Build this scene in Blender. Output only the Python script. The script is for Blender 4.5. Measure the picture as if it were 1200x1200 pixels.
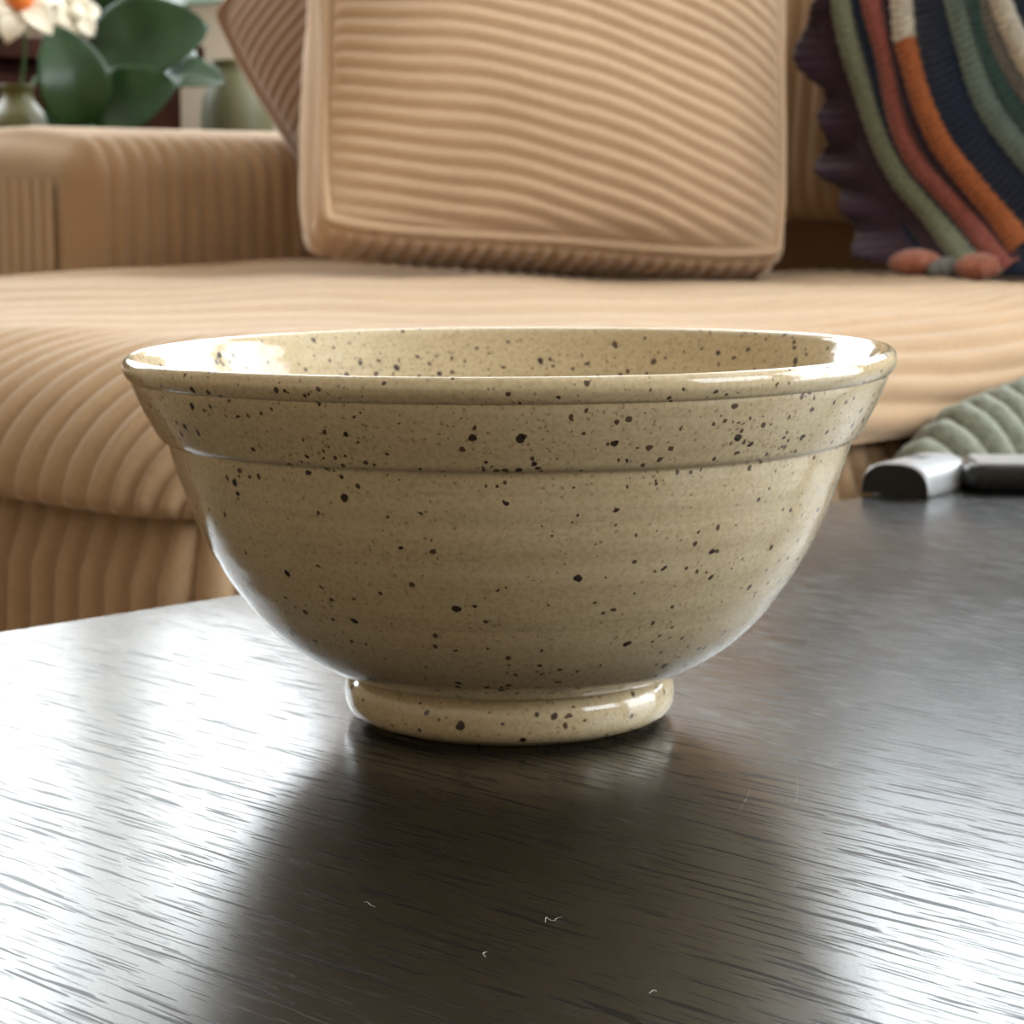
import bpy, math, random
import numpy as np
from mathutils import Vector, Matrix

for o in list(bpy.data.objects):
    bpy.data.objects.remove(o)
SC = bpy.context.scene
COL = SC.collection
R = math.radians
FLOOR = -0.45                       # the table top is z = 0
YAW = R(46)                         # table, sofa and room share one direction
CX, CY = -0.119, 0.319              # sofa corner nearest the table
UD = np.array((math.cos(YAW), math.sin(YAW), 0.0))
VD = np.array((-math.sin(YAW), math.cos(YAW), 0.0))

# ------------------------------------------------------------------ camera
cam_d = bpy.data.cameras.new('camera')
cam = bpy.data.objects.new('camera', cam_d)
COL.objects.link(cam)
cam.location = (0, -0.58, 0.1304)
cam.rotation_euler = (R(90) - math.atan(374 / 2750), 0, 0)
cam_d.sensor_width = 36
cam_d.lens = 36 * 2750 / 1200
cam_d.clip_start = 0.01
cam_d.dof.use_dof = True
cam_d.dof.focus_distance = 0.44
cam_d.dof.aperture_fstop = 48
SC.camera = cam

# ------------------------------------------------------------------ sky, exposure
w = bpy.data.worlds.new('sky')
SC.world = w
w.use_nodes = True
bg = w.node_tree.nodes['Background']
bg.inputs[0].default_value = (0.90, 0.965, 1.0, 1)
bg.inputs[1].default_value = 9.0
SC.view_settings.view_transform = 'Standard'
SC.view_settings.look = 'None'
SC.view_settings.gamma = 1.0
SC.view_settings.use_curve_mapping = False
SC.view_settings.exposure = 0.12


# ------------------------------------------------------------------ helpers
def uv(u, v, z=0.0):
    """sofa-aligned coordinates to world"""
    return (CX + u * UD[0] + v * VD[0], CY + u * UD[1] + v * VD[1], z)


def tag(o, label=None, cat=None, group=None, kind=None):
    if label: o['label'] = label
    if cat: o['category'] = cat
    if group: o['group'] = group
    if kind: o['kind'] = kind
    return o


def empty(name, loc=(0, 0, 0), rz=0.0):
    o = bpy.data.objects.new(name, None)
    COL.objects.link(o)
    o.location = loc
    o.rotation_euler = (0, 0, rz)
    o.empty_display_size = 0.02
    return o


def mobj(name, verts, faces, mat, parent=None, smooth=True):
    me = bpy.data.meshes.new(name)
    me.from_pydata([tuple(map(float, p)) for p in verts], [], faces)
    if smooth:
        me.polygons.foreach_set('use_smooth', [True] * len(me.polygons))
    me.materials.append(mat)
    me.update()
    o = bpy.data.objects.new(name, me)
    COL.objects.link(o)
    if parent: o.parent = parent
    return o


def grid_data(P, cu=False, cv=False):
    n, m = P.shape[:2]
    I = np.arange(n * m).reshape(n, m)
    if cu: I = np.vstack([I, I[:1]])
    if cv: I = np.hstack([I, I[:, :1]])
    F = np.stack([I[:-1, :-1], I[1:, :-1], I[1:, 1:], I[:-1, 1:]], -1).reshape(-1, 4)
    return P.reshape(-1, 3), F


def gmesh(name, P, mat, parent=None, cu=False, cv=False, smooth=True, flip=False, caps=()):
    V, F = grid_data(P, cu, cv)
    if flip: F = F[:, ::-1]
    me = bpy.data.meshes.new(name)
    F = F.tolist()
    n, m = P.shape[:2]
    for c in caps:
        ring = list(range(m)) if c == 0 else list(range((n - 1) * m, n * m))
        if (c == 0) != flip: ring = ring[::-1]
        F.append(ring[::-1] if c == 0 else ring[::-1])
    me.from_pydata(V.tolist(), [], F)
    if smooth:
        me.polygons.foreach_set('use_smooth', [True] * len(me.polygons))
    me.materials.append(mat)
    me.update()
    o = bpy.data.objects.new(name, me)
    COL.objects.link(o)
    if parent: o.parent = parent
    return o


def normals(P):
    a = np.gradient(P, axis=0)
    b = np.gradient(P, axis=1)
    n = np.cross(a, b)
    return n / np.maximum(np.linalg.norm(n, axis=-1, keepdims=True), 1e-9)


def rib(x, p=0.7):
    return np.abs(np.sin(np.pi * x)) ** p


def lathe(name, prof, mat, parent=None, seg=160, warp=None, flip=False):
    prof = np.array(prof, float)
    t = np.linspace(0, 2 * np.pi, seg, endpoint=False)
    P = np.zeros((seg, len(prof), 3))
    P[..., 0] = np.cos(t)[:, None] * prof[:, 0]
    P[..., 1] = np.sin(t)[:, None] * prof[:, 0]
    P[..., 2] = prof[:, 1][None]
    if warp is not None: P = warp(P)
    return gmesh(name, P, mat, parent, cu=True, flip=flip)


def spline(pts, step):
    """Catmull-Rom through the points, resampled at a step"""
    p = np.array(pts, float)
    q = np.vstack([2 * p[0] - p[1], p, 2 * p[-1] - p[-2]])
    out = []
    for i in range(1, len(q) - 2):
        t = np.linspace(0, 1, 24, endpoint=False)[:, None]
        a, b, c, d = q[i - 1], q[i], q[i + 1], q[i + 2]
        out.append(0.5 * (2 * b + (c - a) * t + (2 * a - 5 * b + 4 * c - d) * t ** 2 + (3 * b - a - 3 * c + d) * t ** 3))
    out.append(p[-1:])
    c = np.vstack(out)
    s = np.concatenate([[0], np.cumsum(np.linalg.norm(np.diff(c, axis=0), axis=1))])
    n = max(2, int(s[-1] / step) + 1)
    si = np.linspace(0, s[-1], n)
    return np.stack([np.interp(si, s, c[:, k]) for k in range(c.shape[1])], 1), si


def tube(name, pts, rad, mat, parent=None, seg=8, step=0.01, closed=False):
    c, s = spline(pts, step)
    T = np.gradient(c, axis=0)
    T /= np.maximum(np.linalg.norm(T, axis=1, keepdims=True), 1e-9)
    ref = np.tile(np.array([0.13, 0.21, 0.97]), (len(c), 1))
    A = np.cross(T, ref); A /= np.maximum(np.linalg.norm(A, axis=1, keepdims=True), 1e-6)
    B = np.cross(T, A)
    r = np.interp(np.linspace(0, 1, len(c)), np.linspace(0, 1, len(np.atleast_1d(rad))), np.atleast_1d(rad))
    th = np.linspace(0, 2 * np.pi, seg, endpoint=False)
    P = c[:, None] + r[:, None, None] * (np.cos(th)[None, :, None] * A[:, None] + np.sin(th)[None, :, None] * B[:, None])
    return gmesh(name, P, mat, parent, cv=True, caps=(0, 1))


def box(name, lo, hi, mat, parent=None, bev=0.0, smooth=False):
    (x0, y0, z0), (x1, y1, z1) = lo, hi
    v = [(x0, y0, z0), (x1, y0, z0), (x1, y1, z0), (x0, y1, z0), (x0, y0, z1), (x1, y0, z1), (x1, y1, z1), (x0, y1, z1)]
    f = [(0, 3, 2, 1), (4, 5, 6, 7), (0, 1, 5, 4), (1, 2, 6, 5), (2, 3, 7, 6), (3, 0, 4, 7)]
    o = mobj(name, v, f, mat, parent, smooth=bev > 0)
    if bev > 0:
        b = o.modifiers.new('bevel', 'BEVEL')
        b.width = bev; b.segments = 3; b.limit_method = 'NONE'
        wn = o.modifiers.new('wn', 'WEIGHTED_NORMAL')
        wn.keep_sharp = False
    return o


# ------------------------------------------------------------------ materials
class NT:
    def __init__(s, name):
        s.m = bpy.data.materials.new(name)
        s.m.use_nodes = True
        s.t = s.m.node_tree
        s.b = s.t.nodes['Principled BSDF']

    def n(s, kind, **kw):
        x = s.t.nodes.new(kind)
        for k, v in kw.items():
            if k.startswith('_'):
                key = k[1:]
                x.inputs[int(key) if key.isdigit() else key.replace('_', ' ')].default_value = v
            else:
                setattr(x, k, v)
        return x

    def l(s, a, b):
        s.t.links.new(a, b)

    def math(s, op, a, b=None, clamp=False):
        x = s.n('ShaderNodeMath', operation=op, use_clamp=clamp)
        for i, q in enumerate((a, b)):
            if q is None: continue
            if isinstance(q, (int, float)): x.inputs[i].default_value = q
            else: s.l(q, x.inputs[i])
        return x.outputs[0]

    def ramp(s, fac, stops, interp='LINEAR'):
        x = s.n('ShaderNodeValToRGB')
        x.color_ramp.interpolation = interp
        e = x.color_ramp.elements
        while len(e) < len(stops): e.new(0.5)
        for q, (pos, c) in zip(e, stops):
            q.position = pos
            q.color = (*c, 1) if len(c) == 3 else c
        s.l(fac, x.inputs[0])
        return x.outputs[0]

    def mix(s, fac, a, b, mode='MIX'):
        x = s.n('ShaderNodeMix', data_type='RGBA', blend_type=mode)
        for sock, q in ((x.inputs[0], fac), (x.inputs[6], a), (x.inputs[7], b)):
            if isinstance(q, (int, float)): sock.default_value = q
            elif isinstance(q, tuple): sock.default_value = (*q, 1) if len(q) == 3 else q
            else: s.l(q, sock)
        return x.outputs[2]

    def coord(s, scale=(1, 1, 1), which='Object'):
        tc = s.n('ShaderNodeTexCoord')
        mp = s.n('ShaderNodeMapping')
        mp.inputs['Scale'].default_value = scale
        s.l(tc.outputs[which], mp.inputs[0])
        return mp.outputs[0]

    def noise(s, vec, scale, detail=3, rough=0.55):
        x = s.n('ShaderNodeTexNoise', _Scale=scale, _Detail=detail, _Roughness=rough)
        s.l(vec, x.inputs['Vector'])
        return x.outputs[0]

    def bump(s, h, strength, dist, prev=None):
        x = s.n('ShaderNodeBump', _Strength=strength, _Distance=dist)
        s.l(h, x.inputs['Height'])
        if prev is not None: s.l(prev, x.inputs['Normal'])
        return x.outputs[0]

    def out(s, color=None, rough=None, normal=None):
        for name, q in (('Base Color', color), ('Roughness', rough), ('Normal', normal)):
            if q is None: continue
            if isinstance(q, (int, float)): s.b.inputs[name].default_value = q
            elif isinstance(q, tuple): s.b.inputs[name].default_value = (*q, 1)
            else: s.l(q, s.b.inputs[name])
        return s.m


def plain(name, col, rough=0.5, nscale=30.0, var=0.12, bump=0.0, bdist=0.001, metal=0.0, spec=0.5):
    t = NT(name)
    c = t.coord()
    n = t.noise(c, nscale)
    lo = tuple(x * (1 - var) for x in col)
    hi = tuple(min(1, x * (1 + var)) for x in col)
    cc = t.ramp(n, [(0.3, lo), (0.7, hi)])
    t.b.inputs['Metallic'].default_value = metal
    t.b.inputs['Specular IOR Level'].default_value = spec
    nm = t.bump(t.noise(c, nscale * 6), bump, bdist) if bump else None
    return t.out(cc, rough, nm)


def ceramic():
    t = NT('speckled_glaze')
    co = t.coord()
    sep = t.n('ShaderNodeSeparateXYZ'); t.l(co, sep.inputs[0])
    z = sep.outputs[2]
    # glaze tone: turning bands and soft mottling
    band = t.noise(t.coord((6, 6, 260)), 1.0, 3)
    mot = t.noise(co, 38, 4)
    fine = t.noise(co, 900, 2)
    base = t.ramp(band, [(0.3, (0.49, 0.388, 0.232)), (0.7, (0.60, 0.495, 0.32))])
    base = t.mix(t.math('MULTIPLY', t.ramp(mot, [(0.4, (0, 0, 0)), (0.75, (1, 1, 1))]), 0.35), base, (0.61, 0.51, 0.34))
    base = t.mix(0.36, base, t.ramp(fine, [(0.35, (0.30, 0.22, 0.125)), (0.6, (0.52, 0.43, 0.28))]))
    # warped coordinates for the spots
    nv = t.n('ShaderNodeTexNoise', _Scale=420, _Detail=2); t.l(co, nv.inputs['Vector'])
    sub = t.n('ShaderNodeVectorMath', operation='SUBTRACT'); t.l(nv.outputs['Color'], sub.inputs[0]); sub.inputs[1].default_value = (.5, .5, .5)
    sc = t.n('ShaderNodeVectorMath', operation='SCALE'); t.l(sub.outputs[0], sc.inputs[0]); sc.inputs['Scale'].default_value = 0.0016
    ad = t.n('ShaderNodeVectorMath', operation='ADD'); t.l(co, ad.inputs[0]); t.l(sc.outputs[0], ad.inputs[1])
    # where they gather: the upper band and just above the foot
    cl = t.ramp(t.noise(co, 60, 2), [(0.38, (.35,) * 3), (0.62, (1.5,) * 3)])
    dens = t.ramp(z, [(0.0, (.62,) * 3), (0.010, (.6,) * 3), (0.016, (.95,) * 3), (0.026, (.5,) * 3), (0.066, (.30,) * 3), (0.0715, (.95,) * 3), (0.085, (1,) * 3), (0.0865, (.35,) * 3)])

    dens = t.math('MULTIPLY', dens, cl)

    def spots(scale, rmax, rare, seed):
        v = t.n('ShaderNodeTexVoronoi', _Scale=scale, _Randomness=1.0)
        mv = t.n('ShaderNodeVectorMath', operation='ADD'); t.l(ad.outputs[0], mv.inputs[0]); mv.inputs[1].default_value = (seed, seed * .7, seed * .3)
        t.l(mv.outputs[0], v.inputs['Vector'])
        sp = t.n('ShaderNodeSeparateColor'); t.l(v.outputs['Color'], sp.inputs[0])
        on = t.math('GREATER_THAN', t.math('MULTIPLY', sp.outputs[0], 1.0), t.math('SUBTRACT', 1.0, t.math('MULTIPLY', dens, rare)))
        rad = t.math('MULTIPLY', t.math('POWER', t.math('ADD', t.math('MULTIPLY', sp.outputs[1], 0.75), 0.25), 1.5), rmax)
        d = t.math('SUBTRACT', rad, v.outputs['Distance'])
        e = t.math('MULTIPLY', d, 24.0, clamp=True)
        return t.math('MULTIPLY', e, on)
    s1 = spots(260, 0.31, 0.66, 3.1)
    s2 = spots(430, 0.38, 0.75, 7.7)
    s3 = spots(950, 0.42, 0.75, 5.3)
    col = t.mix(t.math('MULTIPLY', s3, 0.55), base, (0.16, 0.09, 0.045))
    col = t.mix(t.math('MULTIPLY', s2, 0.93), col, (0.060, 0.030, 0.018))
    col = t.mix(t.math('MULTIPLY', s1, 0.96), col, (0.022, 0.010, 0.010))
    # fine throwing lines and orange peel in the glaze
    lines = t.noise(t.coord((14, 14, 1500)), 1.0, 2)
    rings = t.noise(t.coord((9, 9, 230)), 1.0, 2)
    nm = t.bump(rings, 0.22, 0.0008)
    nm = t.bump(lines, 0.25, 0.00012, nm)
    nm = t.bump(t.noise(co, 300, 2), 0.25, 0.00025, nm)
    t.b.inputs['IOR'].default_value = 1.62
    t.b.inputs['Coat Weight'].default_value = 0.0
    return t.out(col, t.ramp(mot, [(0.3, (.05,) * 3), (0.7, (.12,) * 3)]), nm)


def table_wood():
    t = NT('black_brown_embossed_wood')
    c0 = t.coord()
    # long pores run along the local y axis
    wob = t.noise(t.coord((60, 9, 60)), 1.0, 2)
    tc = t.n('ShaderNodeSeparateXYZ'); t.l(c0, tc.inputs[0])
    xw = t.math('ADD', tc.outputs[0], t.math('MULTIPLY', wob, 0.006))

    def pores(sx, sy, seed, lo, hi):
        cb = t.n('ShaderNodeCombineXYZ')
        t.l(t.math('MULTIPLY', xw, sx), cb.inputs[0])
        t.l(t.math('MULTIPLY', tc.outputs[1], sy), cb.inputs[1])
        cb.inputs[2].default_value = seed
        n = t.n('ShaderNodeTexNoise', _Scale=1.0, _Detail=1.5, _Roughness=0.5)
        t.l(cb.outputs[0], n.inputs['Vector'])
        return t.ramp(n.outputs[0], [(lo, (0, 0, 0)), (hi, (1, 1, 1))])
    p1 = pores(820, 38, 1.3, 0.60, 0.63)
    p2 = pores(1300, 64, 8.3, 0.60, 0.64)
    pr = t.math('MAXIMUM', p1, t.math('MULTIPLY', p2, 0.7))
    grain = t.noise(t.coord((140, 6, 20)), 1.0, 4)
    tone = t.ramp(grain, [(0.3, (0.0030, 0.0026, 0.0023)), (0.7, (0.0070, 0.0056, 0.0046))])
    col = t.mix(t.math('MULTIPLY', pr, 0.7), tone, (0.003, 0.0026, 0.0024))
    # dust: pale specks and a thin film with worn patches
    v = t.n('ShaderNodeTexVoronoi', _Scale=330); t.l(c0, v.inputs['Vector'])
    sp = t.n('ShaderNodeSeparateColor'); t.l(v.outputs['Color'], sp.inputs[0])
    clump = t.noise(c0, 16, 2)
    dust = t.math('MULTIPLY', t.math('GREATER_THAN', t.math('ADD', sp.outputs[0], t.math('MULTIPLY', clump, 0.10)), 0.995),
                  t.math('MULTIPLY', t.math('SUBTRACT', t.math('MULTIPLY', sp.outputs[1], 0.085), v.outputs['Distance']), 40.0, clamp=True))
    col = t.mix(t.math('MULTIPLY', dust, 0.9), col, (0.42, 0.40, 0.36))
    film = t.ramp(t.noise(c0, 7, 4), [(0.4, (0, 0, 0)), (0.7, (1, 1, 1))])
    col = t.mix(t.math('MULTIPLY', film, 0.03), col, (0.16, 0.13, 0.11))
    h = t.math('SUBTRACT', 1.0, pr)
    nm = t.bump(h, 0.25, 0.00012)
    nm = t.bump(t.noise(c0, 1300, 2), 0.10, 0.0001, nm)
    t.l(t.math('SUBTRACT', 0.5, t.math('MULTIPLY', pr, 0.42)), t.b.inputs['Specular IOR Level'])
    rg = t.math('ADD', t.math('MULTIPLY', pr, 0.10), t.math('ADD', 0.195, t.math('MULTIPLY', film, 0.05)))
    rg = t.math('ADD', rg, t.math('MULTIPLY', dust, 0.5))
    t.b.inputs['IOR'].default_value = 1.52
    return t.out(col, rg, nm)


def corduroy(name, col, dark):
    t = NT(name)
    c = t.coord()
    big = t.noise(c, 9, 3)
    nap = t.noise(c, 420, 3)
    cc = t.ramp(big, [(0.3, tuple(x * .90 for x in col)), (0.7, tuple(min(1, x * 1.07) for x in col))])
    cc = t.mix(0.25, cc, t.ramp(nap, [(0.3, dark), (0.7, tuple(min(1, x * 1.12) for x in col))]))
    t.b.inputs['Specular IOR Level'].default_value = 0.15
    t.b.inputs['Sheen Weight'].default_value = 0.4
    t.b.inputs['Sheen Roughness'].default_value = 0.45
    t.b.inputs['Sheen Tint'].default_value = (1.0, 0.93, 0.86, 1)
    nm = t.bump(t.noise(c, 700, 2), 0.35, 0.0006)
    return t.out(cc, 0.85, nm)


def yarn(name, col):
    t = NT(name)
    c = t.coord()
    n = t.noise(c, 260, 3)
    b = t.noise(c, 18, 2)
    cc = t.ramp(n, [(0.3, tuple(x * .62 for x in col)), (0.7, tuple(min(1, x * 1.2) for x in col))])
    cc = t.mix(t.math('MULTIPLY', b, 0.3), cc, tuple(x * .7 for x in col))
    t.b.inputs['Specular IOR Level'].default_value = 0.1
    t.b.inputs['Sheen Weight'].default_value = 0.3
    nm = t.bump(t.noise(c, 500, 2), 0.6, 0.001)
    return t.out(cc, 0.95, nm)


def glass_pane():
    t = NT('window_glass')
    tr = t.n('ShaderNodeBsdfTransparent')
    gl = t.n('ShaderNodeBsdfGlossy', _Roughness=0.02)
    mx = t.n('ShaderNodeMixShader'); mx.inputs[0].default_value = 0.06
    t.l(tr.outputs[0], mx.inputs[1]); t.l(gl.outputs[0], mx.inputs[2])
    t.l(mx.outputs[0], t.t.nodes['Material Output'].inputs[0])
    return t.m


M = dict(
    glaze=ceramic(), table=table_wood(),
    cord=corduroy('tan_corduroy', (0.40, 0.265, 0.155), (0.22, 0.135, 0.07)),
    cordp=corduroy('sand_corduroy', (0.56, 0.395, 0.262), (0.33, 0.215, 0.125)),
    cordr=corduroy('rosy_brown_corduroy', (0.25, 0.15, 0.095), (0.14, 0.08, 0.05)),
    wall=plain('warm_plaster', (0.52, 0.43, 0.32), 0.9, 3, 0.05, 0.1),
    ceil=plain('white_ceiling_paint', (0.64, 0.61, 0.56), 0.9, 3, 0.03),
    floor=plain('oak_floor', (0.20, 0.12, 0.065), 0.45, 6, 0.2),
    frame=plain('white_window_paint', (0.8, 0.8, 0.78), 0.4, 8, 0.03),
    glass=glass_pane(),
    darkwood=plain('dark_red_brown_wood', (0.030, 0.010, 0.006), 0.6, 14, 0.35, spec=0.05),
    metal=plain('dark_metal', (0.03, 0.03, 0.03), 0.4, 20, 0.1, metal=0.8),
    leaf=plain('deep_green_leaf', (0.012, 0.038, 0.009), 0.27, 20, 0.3, spec=0.35),
    stem=plain('green_stem', (0.06, 0.12, 0.04), 0.5, 30, 0.2),
    petal=plain('cream_petal', (0.80, 0.74, 0.60), 0.6, 25, 0.08),
    orange=plain('orange_petal', (0.75, 0.19, 0.03), 0.5, 25, 0.15),
    pot=plain('dark_brown_pot', (0.05, 0.018, 0.010), 0.4, 20, 0.3),
    soil=plain('potting_soil', (0.02, 0.013, 0.008), 0.95, 90, 0.5),
    vase=plain('olive_glaze', (0.12, 0.115, 0.055), 0.5, 12, 0.12),
    olive=plain('dark_olive_glaze', (0.09, 0.08, 0.018), 0.4, 15, 0.2),
    glare=plain('painted_glare_grey', (0.30, 0.30, 0.31), 0.28, 30, 0.05),  # grey stands in for window glare on top of the remotes
    black=plain('gloss_black_plastic', (0.006, 0.006, 0.007), 0.27, 30, 0.2),
    matte=plain('matte_black_plastic', (0.004, 0.004, 0.004), 0.7, 30, 0.2),
    rubber=plain('grey_rubber', (0.10, 0.10, 0.11), 0.6, 30, 0.1),
    lint=plain('pale_lint', (0.62, 0.60, 0.55), 0.9, 200, 0.1),
    scratch=plain('pale_scratch', (0.16, 0.145, 0.13), 0.5, 200, 0.3),
    y_sage=yarn('sage_yarn', (0.23, 0.255, 0.175)),
    y_rose=yarn('rose_yarn', (0.30, 0.088, 0.07)),
    y_white=yarn('ivory_yarn', (0.58, 0.54, 0.46)),
    y_orange=yarn('orange_yarn', (0.38, 0.115, 0.038)),
    y_navy=yarn('navy_yarn', (0.016, 0.026, 0.055)),
    y_teal=yarn('pale_teal_yarn', (0.16, 0.22, 0.20)),
    y_dteal=yarn('deep_teal_yarn', (0.045, 0.10, 0.105)),
    y_grey=yarn('grey_yarn', (0.17, 0.17, 0.16)),
    y_plum=yarn('plum_yarn', (0.042, 0.021, 0.036)),
    y_salmon=yarn('salmon_yarn', (0.40, 0.15, 0.10)),
    knit=yarn('sage_grey_knit', (0.20, 0.21, 0.16)),
)


# ------------------------------------------------------------------ room
U0, U1, V0, V1, CEIL = -2.7, 1.80, -2.7, 2.55, 2.05
T = 0.12
HEAD = 1.90
# openings: start, end along the wall, and the height they begin at (one is a glazed door)
HOLES = {'back': [(1.20, 2.53, 0.50), (-0.70, 1.05, 0.46), (-2.55, -0.85, FLOOR + 0.03)],
         'front': [], 'left': [(0.15, 1.78, 0.50)], 'right': [(0.2, 1.6, 0.50)]}


def make_wall(side):
    e = empty('wall_' + side, (CX, CY, 0), YAW)
    tag(e, 'warm cream plaster wall on the %s side of the room' % side, 'wall', kind='structure')
    along = (V0, V1) if side in ('back', 'front') else (U0, U1)
    pos = {'back': (U1, U1 + T), 'front': (U0 - T, U0), 'left': (V1, V1 + T), 'right': (V0 - T, V0)}[side]
    a0, a1 = along[0] - T, along[1] + T

    def slab(p0, p1, z0, z1):
        if side in ('back', 'front'): box('wall_panel', (pos[0], p0, z0), (pos[1], p1, z1), M['wall'], e)
        else: box('wall_panel', (p0, pos[0], z0), (p1, pos[1], z1), M['wall'], e)
    hs = sorted(HOLES[side])
    if not hs:
        slab(a0, a1, FLOOR, CEIL); return
    slab(a0, a1, HEAD, CEIL)
    edge = [a0] + [q for h in hs for q in h[:2]] + [a1]
    for i in range(0, len(edge), 2):
        slab(edge[i], edge[i + 1], FLOOR, HEAD)
    for h in hs:
        slab(h[0], h[1], FLOOR, h[2])


box('floor', (-1, -1, -1), (1, 1, 1), M['floor'])
fl = bpy.data.objects['floor']
fl.data.transform(Matrix.Diagonal(((U1 - U0) / 2 + T, (V1 - V0) / 2 + T, 0.05, 1)))
c = uv((U0 + U1) / 2, (V0 + V1) / 2)
fl.location = (c[0], c[1], FLOOR - 0.05); fl.rotation_euler = (0, 0, YAW)
tag(fl, 'brown oak floor under the sofa and table', 'floor', kind='structure')
ce = box('ceiling', (-1, -1, -1), (1, 1, 1), M['ceil'])
ce.data.transform(Matrix.Diagonal(((U1 - U0) / 2 + T, (V1 - V0) / 2 + T, 0.05, 1)))
ce.location = (c[0], c[1], CEIL + 0.05); ce.rotation_euler = (0, 0, YAW)
tag(ce, 'plain white painted ceiling over the room', 'ceiling', kind='structure')
for s in HOLES: make_wall(s)

wi = 0
WHERE = ['behind the plant', 'behind the sofa back', 'beyond the end of the sofa', 'beside the plant on the side wall', 'on the wall opposite the plant']
for side in ('back', 'left', 'right'):
    for (a, b, SILL) in HOLES[side]:
        wi += 1
        isdoor = SILL < 0
        e = empty('door_1' if isdoor else 'window_%d' % (wi - (wi > 3)), (CX, CY, 0), YAW)
        tag(e, 'white framed two-pane %s ' % ('glass door' if isdoor else 'window') + WHERE[wi - 1], 'door' if isdoor else 'window', kind='structure')
        um = {'back': U1 + 0.05, 'right': V0 - 0.05, 'left': V1 + 0.05}[side]
        sg = -1 if side == 'right' else 1
        f = 0.03
        mid = (a + b) / 2

        def wb(name, d0, d1, y0, y1, z0, z1, mat, bev=0.0):
            lo_, hi_ = (um + d0, y0, z0), (um + d1, y1, z1)
            if side != 'back': lo_, hi_ = (y0, um + d0, z0), (y1, um + d1, z1)
            return box(name, lo_, hi_, mat, e, bev=bev)
        for (y0, y1, z0, z1) in ((a, b, SILL, SILL + f), (a, b, HEAD - f, HEAD), (a, a + f, SILL + f, HEAD - f), (b - f, b, SILL + f, HEAD - f), (mid - f / 2, mid + f / 2, SILL + f, HEAD - f)):
            wb('frame', -0.025, 0.025, y0, y1, z0, z1, M['frame'])
        for (y0, y1) in ((a + f, mid - f / 2), (mid + f / 2, b - f)):
            wb('pane', -0.002, 0.002, y0, y1, SILL + f, HEAD - f, M['glass'])
        d0, d1 = sorted((-0.15 * sg, -0.03 * sg))
        if not isdoor: wb('sill', d0, d1, a - 0.04, b + 0.04, SILL - 0.03, SILL - 0.001, M['frame'], 0.006)
        # sky portal in the opening (guides sampling only, adds no light)
        ld = bpy.data.lights.new('sky_portal', 'AREA')
        ld.shape = 'RECTANGLE'; ld.size = b - a; ld.size_y = HEAD - SILL
        ld.cycles.is_portal = True
        lo = bpy.data.objects.new('sky_portal', ld); COL.objects.link(lo)
        q = um + 0.06 * sg
        lo.location = uv(mid, q, (SILL + HEAD) / 2) if side != 'back' else uv(q, mid, (SILL + HEAD) / 2)
        d = Vector({'back': -UD, 'right': VD, 'left': -VD}[side])
        lo.rotation_euler = d.to_track_quat('-Z', 'Y').to_euler()

# ------------------------------------------------------------------ coffee table
tab = empty('coffee_table', (0, 0, FLOOR), YAW)
tag(tab, 'black-brown wood grain coffee table carrying the speckled bowl', 'table')
tp = np.array((-0.152, 0.115))
ty1 = float(-tp[0] * math.sin(YAW) + tp[1] * math.cos(YAW))      # far edge in local y
ZT = -FLOOR
TX0, TX1, TY0 = -0.62, 0.88, ty1 - 0.66
top = box('table_top', (TX0, TY0, ZT - 0.04), (TX1, ty1, ZT), M['table'], tab, bev=0.0018)
for x in (TX0 + 0.05, TX1 - 0.11):
    for y in (TY0 + 0.05, ty1 - 0.11):
        box('leg', (x, y, 0), (x + 0.06, y + 0.06, ZT - 0.04), M['table'], tab, bev=0.002)
for y in (TY0 + 0.07, ty1 - 0.09):
    box('apron', (TX0 + 0.11, y, ZT - 0.10), (TX1 - 0.11, y + 0.02, ZT - 0.04), M['table'], tab)
for x in (TX0 + 0.07, TX1 - 0.09):
    box('apron', (x, TY0 + 0.11, ZT - 0.10), (x + 0.02, ty1 - 0.11, ZT - 0.04), M['table'], tab)


def tloc(x, y):
    return (x * math.cos(YAW) + y * math.sin(YAW), -x * math.sin(YAW) + y * math.cos(YAW))


for (a, b, r) in (((0.0480, -0.095), (0.0529, -0.0731), 0.00007), ((0.0610, -0.0879), (0.0642, -0.0654), 0.00005), ((0.0560, -0.076), (0.0590, -0.083), 0.00004)):
    a, b = tloc(*a), tloc(*b)
    o = tube('scratch', [(a[0], a[1], ZT), ((a[0] + b[0]) / 2 + .0004, (a[1] + b[1]) / 2, ZT), (b[0], b[1], ZT)], [r * .4, r, r * .4], M['scratch'], top, seg=5, step=0.001)
    o.parent = top

# ------------------------------------------------------------------ bowl
bowl = empty('ceramic_bowl', (-0.0006, 0, 0.0014))
tag(bowl, 'cream speckled stoneware bowl with flared rim and foot ring', 'bowl')


def bwarp(P):
    q = P.copy()
    z = P[..., 2]; r = np.hypot(P[..., 0], P[..., 1]) + 1e-9
    th = np.arctan2(P[..., 1], P[..., 0])
    k = np.clip(z / 0.0913, 0, 1) ** 4
    q[..., 2] = z + k * (0.0006 - 0.0009 * (1 - P[..., 0] / r) + 0.0002 * np.sin(3 * th + 1))
    s = 1 + 0.0022 * k * np.sin(2 * th + 0.6) + 0.0012 * k * np.sin(5 * th)
    q[..., 0] *= s; q[..., 1] *= s
    return q


def dense(pts, step=0.0006):
    c, _ = spline(pts, step)
    return c


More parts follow.
